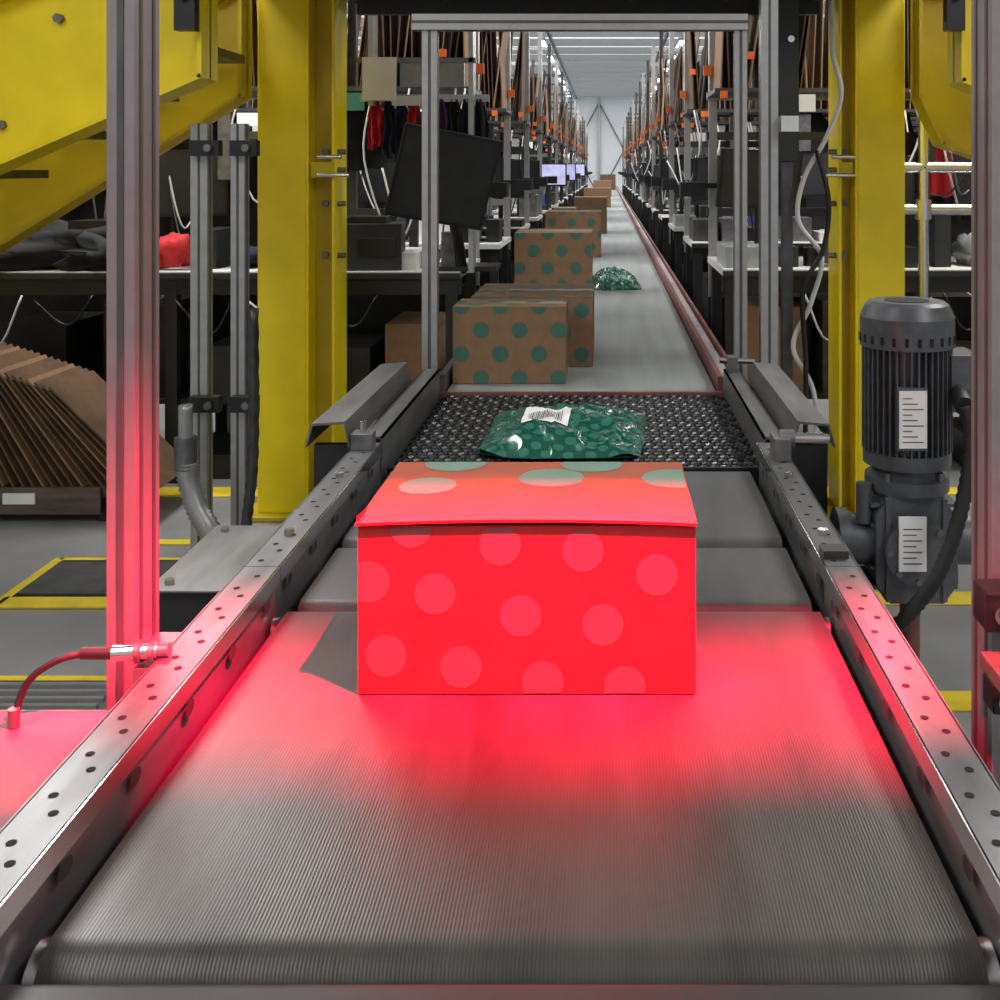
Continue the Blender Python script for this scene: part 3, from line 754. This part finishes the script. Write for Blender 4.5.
b=MB()
monitor(b,(-.66,4.45,1.30),.40,.385,(.28,.18,.35))
b.cyl((-.62,4.70,.90),(-.64,4.50,1.25),.025,'black'); b.box(-.77,-.47,4.66,4.88,.90,.92,'black')
b.done('computer_monitor',.002)
b=MB()
b.lump((-2.45,4.85,.99),(.75,.35,.24),'jacket',3,.4,28); b.lump((-2.15,4.8,.96),(.4,.3,.16),'jacket',6,.5,24); b.lump((-2.75,4.85,.98),(.4,.3,.20),'navy',9,.4,24)
b.done('folded_jacket')
b=MB(); b.lump((-1.87,4.74,.975),(.16,.10,.15),'redc',4,.35,20); b.lump((-1.93,4.74,.94),(.07,.08,.08),'redc',5,.2,16); b.done('red_mitten')
b=MB()
b.obox((-1.02,4.80,1.00),(.26,.22,.20),(0,0,.1),'charcoal'); b.box(-1.13,-.9,4.685,4.69,.96,1.04,'black'); b.box(-1.1,-.95,4.72,4.85,1.10,1.13,'black')
b.done('label_printer',.006)
b=MB()
for i in range(24):
    t=-.25-.024*i
    b.obox((-2.66+i*.033,4.32,.43-.005*i),(.007,.35,.56),(0,t,0),'kraft' if i%4==0 else 'kraft2')
b.box(-2.9,-1.85,4.14,4.5,.10,.13,'steel_d'); b.box(-2.9,-1.9,4.12,4.135,.04,.14,'wood')
b.box(-2.26,-2.14,4.112,4.12,.08,.12,'paper')
for x in (-2.85,-1.9): b.box(x-.02,x+.02,4.46,4.5,.001,.85,'table_d'); b.box(x-.02,x+.02,4.16,4.2,.001,.10,'table_d')
b.done('flat_cardboard_rack')
b=MB()
b.box(-1.02,-.88,4.58,4.60,1.62,1.80,'paper'); b.box(-.90,-.72,4.60,4.62,1.60,1.64,'paper'); b.box(-.87,-.60,4.62,4.64,1.68,1.80,'clear')
b.box(-1.05,-.55,4.60,4.64,1.78,1.80,'steel')
for k in range(9): garment(b,-.98+.055*k,4.66,1.63,.07,.22+.03*(k%3),['redc','navy','jacket','redc','charcoal','purple','jacket','navy','jacket'][k],k)
b.box(-1.05,-.5,4.66,4.68,1.62,1.65,'alu'); b.box(-1.0,-.98,4.6,4.70,1.6,2.0,'alu'); b.box(-.58,-.56,4.6,4.7,.9,2.0,'alu')
b.done('hanging_sign_rack')
b=MB(); extr(b,.49,.545,3.50,3.55,.02,2.0); b.box(.46,.575,3.47,3.58,.001,.02,'steel')
b.box(.545,.60,3.44,3.50,1.45,1.50,'chrome'); b.done('support_post',.001)
b=MB(); b.box(.60,.69,3.95,4.0,1.36,1.98,'black'); b.box(.63,.67,3.96,3.99,.02,1.4,'steel_d'); b.box(.57,.73,3.93,4.02,.001,.02,'steel_d')
b.cyl((.66,3.95,1.8),(.66,3.94,1.8),.012,'chrome'); b.cyl((.66,3.95,1.5),(.66,3.94,1.5),.012,'chrome'); b.done('control_cabinet',.003)
b=MB()
b.tube([(.80,3.92,1.95),(.80,3.90,1.75),(.83,3.90,1.60),(.78,3.90,1.45),(.70,3.91,1.30),(.68,3.91,1.15),(.76,3.90,1.02),(.72,3.90,.85),(.66,3.90,.7),(.74,3.90,.5),(.72,3.90,.02)],.009,'white',n=8,sub=8)
b.tube([(.74,3.88,1.40),(.78,3.87,1.22),(.76,3.87,1.05),(.69,3.87,.9),(.70,3.87,.6),(.69,3.87,.02)],.009,'black',n=8,sub=8)
b.done('hanging_cables')
b=MB()
for z in (1.17,1.34): b.cyl((1.20,4.45,z),(2.6,4.45,z),.022,'chrome')
for x in (1.28,1.9,2.6): b.cyl((x,4.45,.02),(x,4.45,1.55),.022,'chrome'); b.cyl((x,4.45,1.13),(x,4.45,1.21),.034,'chrome'); b.cyl((x,4.45,.001),(x,4.45,.02),.06,'steel')
b.done('pipe_railing')

# ------------------------------------------------------------------ lights
def area(name,loc,sx,sy,power,col=(1,1,1)):
    L=bpy.data.lights.new(name,'AREA'); L.shape='RECTANGLE'; L.size=sx; L.size_y=sy; L.energy=power; L.color=col
    o=bpy.data.objects.new(name,L); scene.collection.objects.link(o); o.location=loc; return o
b=MB()
for x in (-3.4,-1.3,1.5,3.6):
    for k in range(14):
        y=-2.2+k*3.0
        if y<4 : continue
        b.box(x-.07,x+.07,y,y+1.5,3.90,3.96,'alu'); b.box(x-.05,x+.05,y+.02,y+1.48,3.885,3.90,'lamp')
        b.cyl((x,y+.2,3.96),(x,y+.2,4.3),.006,'steel',n=6); b.cyl((x,y+1.3,3.96),(x,y+1.3,4.3),.006,'steel',n=6)
b.done('ceiling_tube_lights')
for k in range(7):
    for x in (-2.4,2.6):
        area('tube_light_glow',(x,-1+k*6.0,3.86),1.2,3.5,(120 if k==0 else 270),(1,.98,.95))
w=bpy.data.worlds.new('world'); scene.world=w; w.use_nodes=True
w.node_tree.nodes['Background'].inputs[0].default_value=(.8,.9,1,1); w.node_tree.nodes['Background'].inputs[1].default_value=.15

# ------------------------------------------------------------------ camera
c=bpy.data.cameras.new('camera'); c.lens=39.6; c.sensor_width=36; c.shift_x=-.107; c.shift_y=-.33; c.clip_start=.05; c.clip_end=200
co=bpy.data.objects.new('camera',c); scene.collection.objects.link(co); co.location=(0,0,1.33); co.rotation_euler=(math.pi/2,0,0)
scene.camera=co
